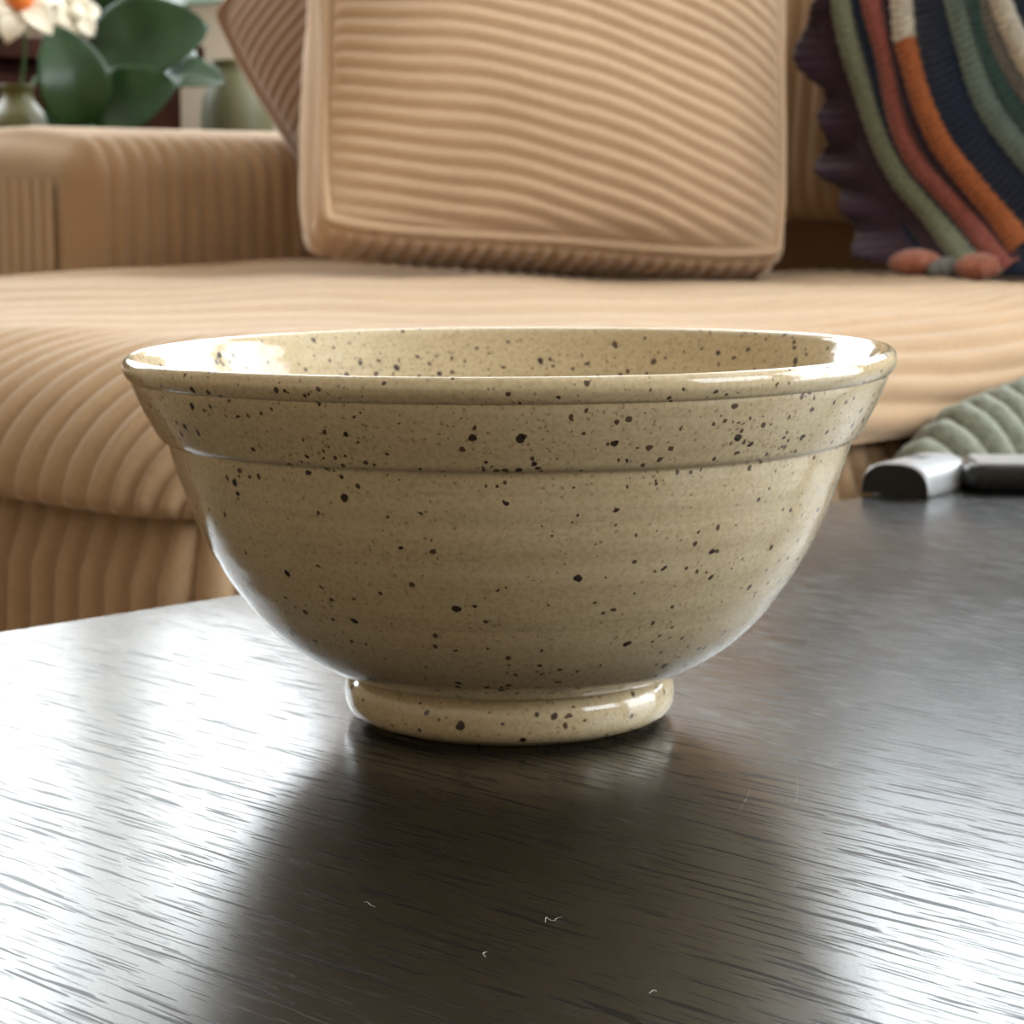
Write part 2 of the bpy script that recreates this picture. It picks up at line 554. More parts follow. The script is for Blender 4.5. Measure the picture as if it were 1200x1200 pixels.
out_lo = [(0.0392, 0.0116), (0.0428, 0.0116), (0.0525, 0.0168), (0.0608, 0.0236), (0.0670, 0.0312), (0.0723, 0.0393), (0.0768, 0.0480), (0.0792, 0.0540), (0.0814, 0.0602), (0.0831, 0.0655), (0.0837, 0.0682), (0.0841, 0.0700)]
out_hi = [(0.0841, 0.0700), (0.0853, 0.0704), (0.0862, 0.0712), (0.0876, 0.0736), (0.0902, 0.0787), (0.0923, 0.0837), (0.0927, 0.0853)]
lip = [(0.0927, 0.0853), (0.0936, 0.0860), (0.0945, 0.0876), (0.0947, 0.0890), (0.0943, 0.0904), (0.0934, 0.0912), (0.0923, 0.0911), (0.0913, 0.0903), (0.0905, 0.0889), (0.0897, 0.0872)]
inn = [(0.0897, 0.0872), (0.0872, 0.0818), (0.0838, 0.0745), (0.0806, 0.0680), (0.0780, 0.0600), (0.0738, 0.0490), (0.0690, 0.0405), (0.0620, 0.0310), (0.0520, 0.0230), (0.0380, 0.0180), (0.0200, 0.0160), (0.0004, 0.0157)]
a = dense(out_lo); b = dense(out_hi)[1:]
outer = np.vstack([a, b])
# gentle throwing rings pressed into the wall
zz = outer[:, 1]
outer[:, 0] += 0.00006 * np.sin(zz * 2 * np.pi / 0.0085 + 0.8 * np.sin(zz * 190)) * np.clip((zz - 0.02) / 0.01, 0, 1) * np.clip((0.069 - zz) / 0.004, 0, 1)
lathe('body', outer, M['glaze'], bowl, 256, bwarp)
lathe('rim', dense(lip, 0.0003), M['glaze'], bowl, 256, bwarp)
lathe('interior', dense(inn, 0.001), M['glaze'], bowl, 256, bwarp)
foot = [(0.0004, 0.0030), (0.029, 0.0030), (0.0320, 0.0015), (0.0330, -0.0012), (0.0340, -0.0014), (0.0352, -0.0012), (0.0368, -0.0004), (0.0388, 0.0002), (0.0404, 0.0016), (0.0412, 0.0036), (0.0413, 0.0062), (0.0408, 0.0084), (0.0398, 0.0098), (0.0392, 0.0108), (0.0392, 0.0124)]
lathe('foot_ring', dense(foot, 0.0005), M['glaze'], bowl, 192)

# ------------------------------------------------------------------ sofa
sofa = empty('corner_sofa', (CX, CY, FLOOR), YAW)
tag(sofa, 'tan wide-wale corduroy sofa behind the coffee table', 'sofa')
ZF = -FLOOR
SU, SV = 1.10, 1.00
PITCH = 0.0175


def rr_path(x0, x1, y0, y1, r, n):
    """closed rounded-rectangle path, counter-clockwise, n samples by arc length"""
    pts = []
    for (cx_, cy_, a0) in ((x1 - r, y0 + r, -90), (x1 - r, y1 - r, 0), (x0 + r, y1 - r, 90), (x0 + r, y0 + r, 180)):
        for k in range(13):
            a_ = R(a0 + 90 * k / 12)
            pts.append((cx_ + r * math.cos(a_), cy_ + r * math.sin(a_)))
    pts.append(pts[0])
    p = np.array(pts)
    s = np.concatenate([[0], np.cumsum(np.linalg.norm(np.diff(p, axis=0), axis=1))])
    si = np.linspace(0, s[-1], n, endpoint=False)
    return np.stack([np.interp(si, s, p[:, 0]), np.interp(si, s, p[:, 1])], 1), si, s[-1]


def ribbed_wall(name, rect, r, z0, z1, pitch, amp, mat, parent, bulge=0.0):
    x0, x1, y0, y1 = rect
    L = 2 * (x1 - x0 + y1 - y0)
    nr = int(L / pitch)
    n = nr * 8
    p, s, tot = rr_path(x0, x1, y0, y1, r, n)
    nx = np.roll(p, -1, 0) - np.roll(p, 1, 0)
    nx = np.stack([nx[:, 1], -nx[:, 0]], 1); nx /= np.linalg.norm(nx, axis=1, keepdims=True)
    zs = np.linspace(z0, z1, 14)
    t = (zs - z0) / (z1 - z0)
    env = np.sqrt(np.clip(1 - (2 * t - 1) ** 8, 0, 1))
    P = np.zeros((n, len(zs), 3))
    off = amp * rib(s / tot * nr)[:, None] * (0.35 + 0.65 * env)[None] + bulge * env[None] - 0.010 * (1 - env)[None]
    P[..., :2] = p[:, None] + nx[:, None] * off[..., None]
    P[..., 2] = zs
    return gmesh(name, P, mat, parent, cu=True)


base = ribbed_wall('base', (0.008, SU + 0.20, 0.008, SV + 0.0), 0.03, 0.06, ZF + 0.004, PITCH, 0.0085, M['cord'], sofa)
for (x, y) in ((0.06, 0.06), (0.06, 0.92), (1.20, 0.06), (1.20, 0.92)):
    lathe('foot', [(0.001, 0), (0.018, 0), (0.020, 0.004), (0.026, 0.07), (0.001, 0.07)], M['darkwood'], sofa, 20).location = (x, y, 0)


def edge_axis(L, r0, r1, n, dens):
    """positions with quarter-ellipse roll-offs at both ends: (pos, rise)"""
    pos, rise = [], []
    if r0:
        for k in range(n):
            a_ = math.pi / 2 * k / n
            pos.append(r0 * (1 - math.cos(a_))); rise.append(math.sin(a_))
    m = np.linspace(r0, L - r1, int((L - r0 - r1) / dens) + 1)
    pos += list(m); rise += [1.0] * len(m)
    if r1:
        for k in range(n - 1, -1, -1):
            a_ = math.pi / 2 * k / n
            pos.append(L - r1 * (1 - math.cos(a_))); rise.append(math.sin(a_))
    return np.array(pos), np.array(rise)


pu, ru = edge_axis(SU, 0.105, 0.03, 40, 0.012)
pv, rv = edge_axis(SV, 0.075, 0.05, 56, PITCH / 8)
# even out the samples across v so every rib gets its eight
Ug, Vg = np.meshgrid(pu, pv, indexing='ij')
sv = np.concatenate([[0], np.cumsum(np.hypot(np.diff(pv), 0.057 * np.diff(rv)))])
Sg = np.broadcast_to(sv[None], Vg.shape)
Rg = ru[:, None] * rv[None] ** 0.9
rc = 0.06
aa = np.clip((rc - Ug) / rc, 0, 1); bb = np.clip((rc - Vg) / rc, 0, 1)
a2 = aa * np.sqrt(1 - bb ** 2 / 2); b2 = bb * np.sqrt(1 - aa ** 2 / 2)
Up = np.where((aa > 0) & (bb > 0), rc - rc * a2, Ug)
Vp = np.where((aa > 0) & (bb > 0), rc - rc * b2, Vg)
und = 0.004 * np.sin(Ug * 9 + 1.2 * np.sin(Vg * 7)) * np.sin(Vg * 8 + 0.7) + 0.0018 * np.sin(Ug * 31 + Vg * 11) * np.sin(Vg * 37 + 2)
P = np.stack([Up, Vp, ZF + 0.002 + Rg * (0.057 + und)], -1)
N = normals(P)
fade = np.clip(Rg / 0.06, 0, 1)
P = P + N * (0.0062 * rib((Sg + 0.004 * np.sin(Ug * 14 + Vg * 5)) / PITCH, 0.8) * (0.4 + 0.6 * fade))[..., None]
gmesh('seat_cushion', P, M['cord'], sofa)

# arm rest: ribs wrap from the inner face over the top
AU0, AU1, AV0, AV1, AZ = 0.665, 1.16, 1.004, 1.26, 0.176
r = 0.035
path = [(AV0, 0.0)]
path += [(AV0, z) for z in np.linspace(0.05, ZF + AZ - r, 10)]
path += [(AV0 + r - r * math.cos(t), ZF + AZ - r + r * math.sin(t)) for t in np.linspace(0, math.pi / 2, 9)[1:]]
path += [(x, ZF + AZ + 0.008 * math.sin(math.pi * (x - AV0 - r) / (AV1 - AV0 - 2 * r))) for x in np.linspace(AV0 + r, AV1 - r, 12)[1:]]
path += [(AV1 - r + r * math.sin(t), ZF + AZ - r + r * math.cos(t)) for t in np.linspace(0, math.pi / 2, 9)[1:]]
path += [(AV1, 0.0)]
path = np.array(path)
cen = np.array(((AV0 + AV1) / 2, ZF + AZ - 0.12))
us = np.concatenate([AU0 + 0.03 * (1 - np.cos(np.linspace(0, math.pi / 2, 12))), np.arange(AU0 + 0.032, AU1, 0.0025)])
ins = np.where(us < AU0 + 0.03, 0.03 * (1 - np.sqrt(np.clip(1 - ((AU0 + 0.03 - us) / 0.03) ** 2, 0, 1))), 0)
nrm = np.gradient(path, axis=0); nrm = np.stack([-nrm[:, 1], nrm[:, 0]], 1); nrm /= np.linalg.norm(nrm, axis=1, keepdims=True)
rb = 0.0075 * rib((us - AU0 - 0.012) / 0.0205, 0.8) * np.clip((us - AU0 - 0.01) / 0.01, 0, 1)
P = np.zeros((len(us), len(path), 3))
P[..., 0] = us[:, None]
P[..., 1:] = path[None] + nrm[None] * (rb - ins)[:, None, None]
gmesh('arm_rest', P, M['cord'], sofa, caps=(0,), flip=True)
# ribbed end panel of the arm
vs = np.arange(AV0 + 0.033, AV1 - 0.033, 0.0025)
zs = np.linspace(0.02, ZF + AZ - 0.033, 12)
P = np.zeros((len(vs), len(zs), 3))
P[..., 0] = AU0 - 0.002 - 0.003 * rib(vs / PITCH, 0.8)[:, None]
P[..., 1] = vs[:, None]; P[..., 2] = zs[None]
gmesh('arm_end_panel', P, M['cord'], sofa)


def cushion(name, size, center, pitch, amp, mat, parent, axis='y', lean=0.0, flat=0.35):
    """boxy stuffed cushion: front faces -x"""
    dx, dy, dz = size
    n = int(dy / pitch) * 7 if axis == 'y' else 60
    th = np.linspace(-np.pi / 2, np.pi * 1.5, 96, endpoint=False)
    ys = np.concatenate([-dy / 2 + 0.04 * (1 - np.cos(np.linspace(0, np.pi / 2, 10, endpoint=False))), np.linspace(-dy / 2 + 0.04, dy / 2 - 0.04, n), dy / 2 - 0.04 + 0.04 * np.sin(np.linspace(0, np.pi / 2, 11)[1:])])
    k = np.ones_like(ys)
    e = np.clip((np.abs(ys) - (dy / 2 - 0.04)) / 0.04, 0, 1)
    k = np.sqrt(np.clip(1 - e ** 2, 0, 1)) * 0.35 + 0.65
    sx = np.sign(np.cos(th)) * np.abs(np.cos(th)) ** flat
    sz = np.sign(np.sin(th)) * np.abs(np.sin(th)) ** flat
    P = np.zeros((len(ys), len(th), 3))
    P[..., 0] = dx / 2 * sx[None] * k[:, None] * (1 + 0.12 * np.cos(ys / dy * np.pi)[:, None])
    P[..., 2] = dz / 2 * sz[None] * (0.9 + 0.1 * k[:, None])
    P[..., 1] = ys[:, None]
    P[..., 0] += lean * P[..., 2]
    N = normals(P)
    P = P + (N * (amp * rib(ys / pitch)[:, None, None] if axis == 'y' else 0))
    P += np.array(center)
    return gmesh(name, P, mat, parent, cv=True, caps=(0, 1))


box('back_frame', (1.155, 0.0, 0.06), (1.34, SV + 0.26, ZF + 0.29), M['cord'], sofa, bev=0.03)
cushion('back_cushion', (0.10, 0.98, 0.27), (1.135, 0.50, ZF + 0.245), PITCH, 0.004, M['cord'], sofa, lean=0.10)


# ------------------------------------------------------------------ pillows
def make_pillow(name, label, W, H, g, B, pitch, amp, mat, place, squash=None, droop=True):
    e = empty(name, (0, 0, 0))
    tag(e, label, 'pillow', 'corduroy pillows on the sofa')

    def outline(X, Z):
        """square to soft-cornered, slightly waisted outline"""
        a_, b_ = X / (W / 2), (Z - H / 2) / (H / 2)
        s = 0.10
        x_ = a_ * np.sqrt(1 - s * b_ ** 4) * (1 - 0.035 * (1 - b_ ** 2) * np.abs(a_) ** 3)
        z_ = b_ * np.sqrt(1 - s * a_ ** 4) * (1 - 0.035 * (1 - a_ ** 2) * np.abs(b_) ** 3)
        return x_ * W / 2, z_ * H / 2 + H / 2

    def put(P):
        Q = place(P)
        if squash is not None: Q = squash(Q)
        return Q
    nz = int(H / pitch) * 9
    ease = lambda n: np.sin(np.linspace(-1, 1, n) * np.pi / 2 * 0.92) / math.sin(np.pi / 2 * 0.92)
    xs = ease(90) * W / 2
    zs = np.linspace(0, H, nz)
    X, Z = np.meshgrid(xs, zs, indexing='ij')
    a_, b_ = np.abs(X / (W / 2)), np.abs(Z / H * 2 - 1)
    bul = (1 - a_ ** 2.4) ** 0.62 * (1 - b_ ** 2.4) ** 0.62
    ox, oz = outline(X, Z)
    q = np.clip(X / W * 2 * 0.62 + 0.38, 0, 1)
    drop = 0.03 * (X / W + 0.5) + 0.052 * q ** 2.2 if droop else 0 * X
    rb = rib((Z + drop + 0.0012 * np.sin(X * 27) + 0.0009 * np.sin(X * 60 + Z * 25)) / pitch, 0.75)
    cre = 0.004 * np.sin(X * 16 + Z * 9) * np.sin(Z * 14 + 1.0)
    ed = np.clip(bul / 0.25, 0, 1)
    for side, nm in ((-1, 'front_panel'), (1, 'back_panel')):
        y = side * (g + B * bul + (amp * rb + cre) * ed)
        P = np.stack([ox, y, oz], -1)
        gmesh(nm, put(P), mat, e, flip=(side > 0))
    # outline loop
    n = 640
    t = np.linspace(0, 4, n, endpoint=False)
    k = t.astype(int); f_ = t - k
    LX = np.choose(k, [-1 + 2 * f_, np.ones(n), 1 - 2 * f_, -np.ones(n)]) * W / 2
    LZ = np.choose(k, [np.zeros(n), f_, np.ones(n), 1 - f_]) * H
    lx, lz = outline(LX, LZ)
    c_ = np.stack([lx, lz - H / 2], 1)
    tn = np.roll(c_, -1, 0) - np.roll(c_, 1, 0)
    nn = np.stack([tn[:, 1], -tn[:, 0]], 1); nn /= np.linalg.norm(nn, axis=1, keepdims=True)
    ys = np.linspace(-g, g, 15)
    per = np.where((k == 0) | (k == 2), LX, LZ)
    rbg = rib(per / pitch)
    ar = np.sqrt(np.clip(1 - (ys / g) ** 4, 0, 1))
    horiz = ((k == 0) | (k == 2)).astype(float)
    off = (0.010 + amp * 0.55 * rbg * horiz)[:, None] * ar[None] + (1 - horiz)[:, None] * (0.0035 * np.cos(ys / g * np.pi * 2.2 + 2.0 * np.sin(LZ / H * 7)[:, None]) * ar[None])
    P = np.zeros((n, len(ys), 3))
    P[..., 0] = lx[:, None] + nn[:, None, 0] * off
    P[..., 2] = lz[:, None] + nn[:, None, 1] * off
    P[..., 1] = ys[None]
    gmesh('gusset', put(P), mat, e, cu=True, flip=False)
    for side in (-1, 1):
        th = np.linspace(0, 2 * np.pi, 8, endpoint=False)
        P = np.zeros((n, 8, 3)); rp = 0.0042
        P[..., 0] = lx[:, None] + nn[:, 0:1] * (rp * np.cos(th)[None] + 0.002)
        P[..., 2] = lz[:, None] + nn[:, 1:2] * (rp * np.cos(th)[None] + 0.002)
        P[..., 1] = side * g + rp * np.sin(th)[None]
        gmesh('piping', put(P), mat, e, cu=True, cv=True)
    return e


def placer(u, v, z, lean, spin, yaw=0.0):
    """pillow local x = toward -v, y = toward +u (back), z up"""
    cl, sl = math.cos(lean), math.sin(lean)
    cs, ss = math.cos(spin), math.sin(spin)
    cy, sy = math.cos(yaw), math.sin(yaw)

    def f(P):
        x, y, zz = P[..., 0], P[..., 1], P[..., 2]
        x1 = x * cs - zz * ss; z1 = x * ss + zz * cs
        y2 = y * cl + z1 * sl; z2 = -y * sl + z1 * cl
        x3 = x1 * cy - y2 * sy; y3 = x1 * sy + y2 * cy
        uu = u + y3; vv = v - x3
        Q = np.zeros_like(P)
        Q[..., 0] = CX + uu * UD[0] + vv * VD[0]
        Q[..., 1] = CY + uu * UD[1] + vv * VD[1]
        Q[..., 2] = z + z2
        return Q
    return f


make_pillow('corduroy_pillow', 'large sand corduroy pillow with gusset standing upright behind the bowl', 0.370, 0.42, 0.042, 0.055, 0.0134, 0.0060, M['cordp'],
            placer(0.784, 0.557, 0.078, R(16), R(-4.5), R(57)))


def squash(Q):
    dx = Q[..., 0] - CX; dy = Q[..., 1] - CY
    u_ = dx * UD[0] + dy * UD[1]; v_ = dx * VD[0] + dy * VD[1]
    v2 = np.minimum(v_, AV0 - 0.008 + np.maximum(0, Q[..., 2] - (AZ - 0.006)) * 0.98)
    o = Q.copy()
    o[..., 2] = np.maximum(o[..., 2], 0.072)
    o[..., 0] = CX + u_ * UD[0] + v2 * VD[0]
    o[..., 1] = CY + u_ * UD[1] + v2 * VD[1]
    return o


pl = placer(0.955, 0.860, 0.278, R(8), 0, R(12))
s45 = R(40)


def place2(P):
    q = P.copy()
    x, z = P[..., 0], P[..., 2] - 0.175
    q[..., 0] = x * math.cos(s45) - z * math.sin(s45)
    q[..., 2] = x * math.sin(s45) + z * math.cos(s45)
    return pl(q)


make_pillow('corduroy_pillow', 'rosy brown pillow tipped on its corner, tucked behind the large pillow above the arm', 0.35, 0.35, 0.016, 0.040, 0.0140, 0.0022, M['cordr'], place2, squash, droop=False)

# ------------------------------------------------------------------ crocheted throw on the sofa back
thr = empty('crochet_throw', uv(1.03, 0.3, 0.06))
tag(thr, 'striped crochet blanket in navy, orange, rose and sage draped over the sofa back', 'blanket')
thr_o = np.array(uv(1.03, 0.3, 0.06))
TU = 1.030


def tsurf(v, z):
    """u of the draped cloth at (v, z): leans on the back cushion, slides out onto the seat at the bottom"""
    return TU + 0.05 * (z - 0.17) - 0.035 * np.clip((0.115 - z) / 0.06, 0, 1.3) ** 1.5 + 0.006 * np.sin(v * 38) * np.sin(z * 25)


def tworld(v, z, lift=0.0):
    u_ = tsurf(v, z) - lift
    return np.stack([CX + u_ * UD[0] + v * VD[0], CY + u_ * UD[1] + v * VD[1], z], -1) - thr_o


BANDS = [
    ('y_plum', 'plum border band', [(0.4700, 0.3050), (0.4680, 0.2740), (0.4570, 0.2320), (0.4350, 0.1830), (0.4030, 0.1370), (0.3640, 0.1000), (0.3300, 0.0770), (0.3000, 0.0640)], 0.018, 0.004),
    ('y_sage', 'sage green band', [(0.4564, 0.3023), (0.4514, 0.2733), (0.4412, 0.2345), (0.4198, 0.1881), (0.3895, 0.144), (0.3527, 0.1081), (0.3201, 0.085), (0.2987, 0.074), (0.2722, 0.066)], 0.0205, 0.009),
    ('y_navy', 'navy gap band', [(0.4424, 0.3015), (0.4375, 0.2745), (0.4261, 0.237), (0.4078, 0.191), (0.3815, 0.15), (0.3436, 0.113), (0.3095, 0.089), (0.28, 0.071)], 0.012, 0.004),
    ('y_rose', 'rose red band', [(0.4284, 0.3005), (0.4236, 0.2753), (0.411, 0.2395), (0.3958, 0.1936), (0.3734, 0.1554), (0.3346, 0.1183), (0.2993, 0.0933), (0.2688, 0.0727)], 0.0175, 0.008),
    ('y_plum', 'dark gap band', [(0.415, 0.3015), (0.410, 0.279), (0.4015, 0.244), (0.3830, 0.2000), (0.3605, 0.1612), (0.3268, 0.1268), (0.2958, 0.1028), (0.267, 0.081)], 0.010, 0.005),
    ('y_white', 'ivory start of the orange band', [(0.402, 0.3023), (0.3981, 0.282), (0.3924, 0.2502)], 0.021, 0.009),
    ('y_orange', 'orange band', [(0.3924, 0.2502), (0.3864, 0.2399), (0.37, 0.2065), (0.348, 0.1672), (0.3194, 0.1356), (0.293, 0.1125), (0.2656, 0.0905)], 0.0205, 0.009),
    ('y_navy', 'wide navy band', [(0.375, 0.300), (0.371, 0.280), (0.361, 0.2472), (0.345, 0.2065), (0.323, 0.173), (0.296, 0.1455), (0.268, 0.122), (0.245, 0.105)], 0.036, 0.006),
    ('y_teal', 'pale teal band', [(0.3518, 0.2958), (0.3466, 0.2791), (0.3313, 0.2442), (0.3169, 0.2069), (0.2999, 0.1816), (0.2755, 0.1577), (0.2485, 0.1361)], 0.022, 0.009),
    ('y_dteal', 'deep teal band', [(0.3342, 0.2923), (0.329, 0.2761), (0.3141, 0.2366), (0.2940, 0.2001), (0.2667, 0.1748)], 0.018, 0.007),
    ('y_grey', 'grey band', [(0.3181, 0.2938), (0.3108, 0.2576), (0.2928, 0.2212), (0.2692, 0.1946)], 0.014, 0.007),
    ('y_white', 'ivory inner band', [(0.3066, 0.293), (0.303, 0.2767), (0.2915, 0.2515), (0.2778, 0.2271), (0.2507, 0.1973)], 0.019, 0.009),
]
for (mk, lab, pts, wd, hh) in BANDS:
    c_, s_ = spline(pts, 0.0011)
    tn = np.gradient(c_, axis=0); tn /= np.linalg.norm(tn, axis=1, keepdims=True)
    nn = np.stack([-tn[:, 1], tn[:, 0]], 1)
    k = np.linspace(-1, 1, 13)
    st = 0.5 + 0.5 * np.sin((s_[:, None] + 0.0035 * np.abs(k)[None]) * 2 * np.pi / 0.0062)
    wid = wd / 2 * (1.02 + 0.05 * np.sin(s_ * 2 * np.pi / 0.011))
    q = c_[:, None] + nn[:, None] * (k[None, :, None] * wid[:, None, None])
    lift = 0.003 + hh * np.sqrt(np.clip(1 - k ** 2, 0, 1))[None] * (0.62 + 0.38 * st)
    o = gmesh('stripe', tworld(q[..., 0], q[..., 1], lift), M[mk], thr)
    o['label'] = lab
# backing cloth: the navy and plum ground between the bands, folded over the top of the sofa back
vv = np.linspace(0.02, 0.455, 60); zz = np.linspace(0.068, 0.40, 60)
Vg, Zg = np.meshgrid(vv, zz, indexing='ij')
lim = np.interp(Zg, [0.06, 0.10, 0.14, 0.19, 0.235, 0.275, 0.31, 0.40], [0.36, 0.40, 0.425, 0.452, 0.468, 0.474, 0.470, 0.455])
Vc = 0.02 + (Vg - 0.02) / (0.455 - 0.02) * (lim - 0.02)
P = tworld(Vc, Zg, 0.0)
o = gmesh('ground_cloth', P, M['y_navy'], thr)
so = o.modifiers.new('thick', 'SOLIDIFY'); so.thickness = 0.005; so.offset = 0
# the cloth folds over the top of the sofa back and hangs behind it
fp, _ = spline([(TU + 0.0115, 0.398), (TU + 0.03, 0.412), (1.10, 0.414), (1.22, 0.405), (1.345, 0.36), (1.362, 0.30), (1.364, 0.10)], 0.008)
P = np.zeros((len(fp), 40, 3))
vv = np.linspace(0.02, 0.455, 40)
for i, (u_, z_) in enumerate(fp):
    zw = z_ + 0.004 * np.sin(vv * 40)
    P[i] = np.stack([CX + u_ * UD[0] + vv * VD[0], CY + u_ * UD[1] + vv * VD[1], zw], -1) - thr_o
o = gmesh('fold_over', P, M['y_navy'], thr)
so = o.modifiers.new('thick', 'SOLIDIFY'); so.thickness = 0.005; so.offset = 0
# ruffled plum edge
edge = [(0.468, 0.330), (0.470, 0.300), (0.477, 0.2797), (0.490, 0.2511), (0.484, 0.222), (0.468, 0.1975), (0.469, 0.1604), (0.456, 0.1339), (0.440, 0.1123), (0.424, 0.0985), (0.396, 0.0715)]
c_, s_ = spline(edge, 0.0015)
tn = np.gradient(c_, axis=0); tn /= np.linalg.norm(tn, axis=1, keepdims=True)
nn = np.stack([-tn[:, 1], tn[:, 0]], 1)
nn *= np.sign(-(nn[:, :1])) * -1
inner = np.stack([np.interp(c_[:, 1], [0.06, 0.10, 0.14, 0.19, 0.235, 0.275, 0.33], [0.34, 0.385, 0.41, 0.437, 0.453, 0.459, 0.455]), c_[:, 1]], 1)
k = np.linspace(0, 1, 14)
q = inner[:, None] * (1 - k)[None, :, None] + c_[:, None] * k[None, :, None]
q = q + nn[:, None] * (0.010 * k ** 2)[None, :, None] * (np.sin(s_ * 2 * np.pi / 0.061 + 1.5 * np.sin(s_ * 40)) * 0.6)[:, None, None]
lift = 0.003 + 0.013 * k[None] * (0.5 + 0.55 * np.sin(s_ * 2 * np.pi / 0.047 + 0.8 + 1.2 * np.sin(s_ * 31))[:, None]) + 0.0008 * np.sin(s_ * 2 * np.pi / 0.009)[:, None] * k[None]
o = gmesh('ruffle', tworld(q[..., 0], q[..., 1], lift), M['y_plum'], thr)
o['label'] = 'dark plum ruffled edge'
so = o.modifiers.new('thick', 'SOLIDIFY'); so.thickness = 0.004; so.offset = 0
# salmon shell stitches where the hem meets the seat
for (v_, z_, sx) in ((0.345, 0.076, 0.021), (0.288, 0.074, 0.017), (0.318, 0.070, 0.012)):
    th = np.linspace(0, 2 * np.pi, 28, endpoint=False); ph = np.linspace(0.02, np.pi - 0.02, 14)
    rr_ = 1 + 0.13 * np.sin(th * 7)[:, None] * np.sin(ph)[None]
    P = np.stack([0.016 * rr_ * np.cos(th)[:, None] * np.sin(ph)[None], sx * rr_ * np.sin(th)[:, None] * np.sin(ph)[None], 0.011 * np.cos(ph)[None] * np.ones_like(rr_)], -1)
    u_ = 0.985
    wpos = np.array(uv(u_, v_, z_))
    Q = np.zeros_like(P)
    Q[..., 0] = P[..., 0] * UD[0] + P[..., 1] * VD[0]; Q[..., 1] = P[..., 0] * UD[1] + P[..., 1] * VD[1]; Q[..., 2] = P[..., 2]
    gmesh('shell_stitch', Q + wpos - thr_o, M['y_salmon'] if sx > 0.013 else M['y_grey'], thr, cu=True)

# ------------------------------------------------------------------ sage knit draped over the seat front
kn = empty('knit_blanket', uv(0.6, 0.0, 0.0))
tag(kn, 'sage grey ribbed knit blanket hanging over the seat edge behind the remote', 'blanket')
ko = np.array(uv(0.6, 0.0, 0.0))
us = np.arange(0.41, 1.05, 0.0022)
zt = np.interp(us, [0.41, 0.445, 0.49, 0.57, 0.68, 0.78, 1.05], [-0.035, -0.008, 0.012, 0.024, 0.040, 0.074, 0.082])
vb = np.interp(us, [0.41, 0.60, 0.70, 0.78, 1.05], [-0.014, -0.012, -0.004, 0.10, 0.20])
t = np.linspace(0, 1, 46)
P = np.zeros((len(us), len(t), 3))
for i, u_ in enumerate(us):
    pth, _ = spline([(vb[i], zt[i] - 0.006), (min(vb[i] - 0.012, -0.02), zt[i] + 0.002), (-0.045, zt[i] - 0.020), (-0.052, zt[i] - 0.07), (-0.045, -0.20), (-0.048, -0.30)], 0.004)
    tt = np.linspace(0, 1, len(pth))
    pv_ = np.interp(t, tt, pth[:, 0]); pz_ = np.interp(t, tt, pth[:, 1])
    P[i, :, 0] = u_; P[i, :, 1] = pv_; P[i, :, 2] = pz_
N = normals(P)
sk = (P[..., 0] + 0.25 * P[..., 2]) / 0.020
P = P - N * (0.0055 * rib(sk, 0.9) * np.clip((P[..., 0] - 0.41) / 0.05, 0, 1))[..., None]
Q = np.stack([CX + P[..., 0] * UD[0] + P[..., 1] * VD[0], CY + P[..., 0] * UD[1] + P[..., 1] * VD[1], P[..., 2]], -1) - ko
o = gmesh('cloth', Q, M['knit'], kn)
so = o.modifiers.new('thick', 'SOLIDIFY'); so.thickness = 0.006; so.offset = 0

# ------------------------------------------------------------------ things on the table by the far edge
case = empty('remote_control', (0.1665, 0.434, 0.0), math.atan2(0.058, 0.038) - math.pi / 2)
tag(case, 'short half-round remote, window glare painted pale grey, with a blunt black end beside the bowl', 'remote')
hw, ht, ln = 0.0165, 0.0142, 0.058
th = np.linspace(0, np.pi, 33)
cxs = -hw * np.sign(np.cos(th)) * np.abs(np.cos(th)) ** 0.75
czs = ht * np.abs(np.sin(th)) ** 0.75
ysl = np.concatenate([0.0014 * (1 - np.cos(np.linspace(0, np.pi / 2, 5))), np.linspace(0.002, ln - 0.012, 12), ln - 0.012 + 0.012 * np.sin(np.linspace(0, np.pi / 2, 10)[1:])])
sc_ = np.where(ysl > ln - 0.012, np.sqrt(np.clip(1 - ((ysl - ln + 0.012) / 0.012) ** 2, 0.01, 1)) * 0.5 + 0.5, 1)
sc_ = np.where(ysl < 0.0014, 0.95 + 0.05 * ysl / 0.0014, sc_)
P = np.zeros((len(ysl), len(th) + 1, 3))
P[:, :-1, 0] = cxs[None] * sc_[:, None]; P[:, :-1, 2] = czs[None] * sc_[:, None] ** 1.3
P[:, -1, 0] = 0
P[..., 1] = ysl[:, None]
gmesh('shell', P, M['glare'], case, cv=True, caps=(1,))  # bright reflection on the rounded top is put into this pale colour
P = np.stack([np.concatenate([cxs * .95, [0]]), np.full(34, 0.0002), np.concatenate([czs * .95, [0.0]])], -1)
mobj('end_cap', list(P), [tuple(range(34))], M['matte'], case, smooth=False)
box('button', (-0.004, 0.022, ht - 0.0006), (0.004, 0.032, ht + 0.0004), M['rubber'], case, bev=0.0004)

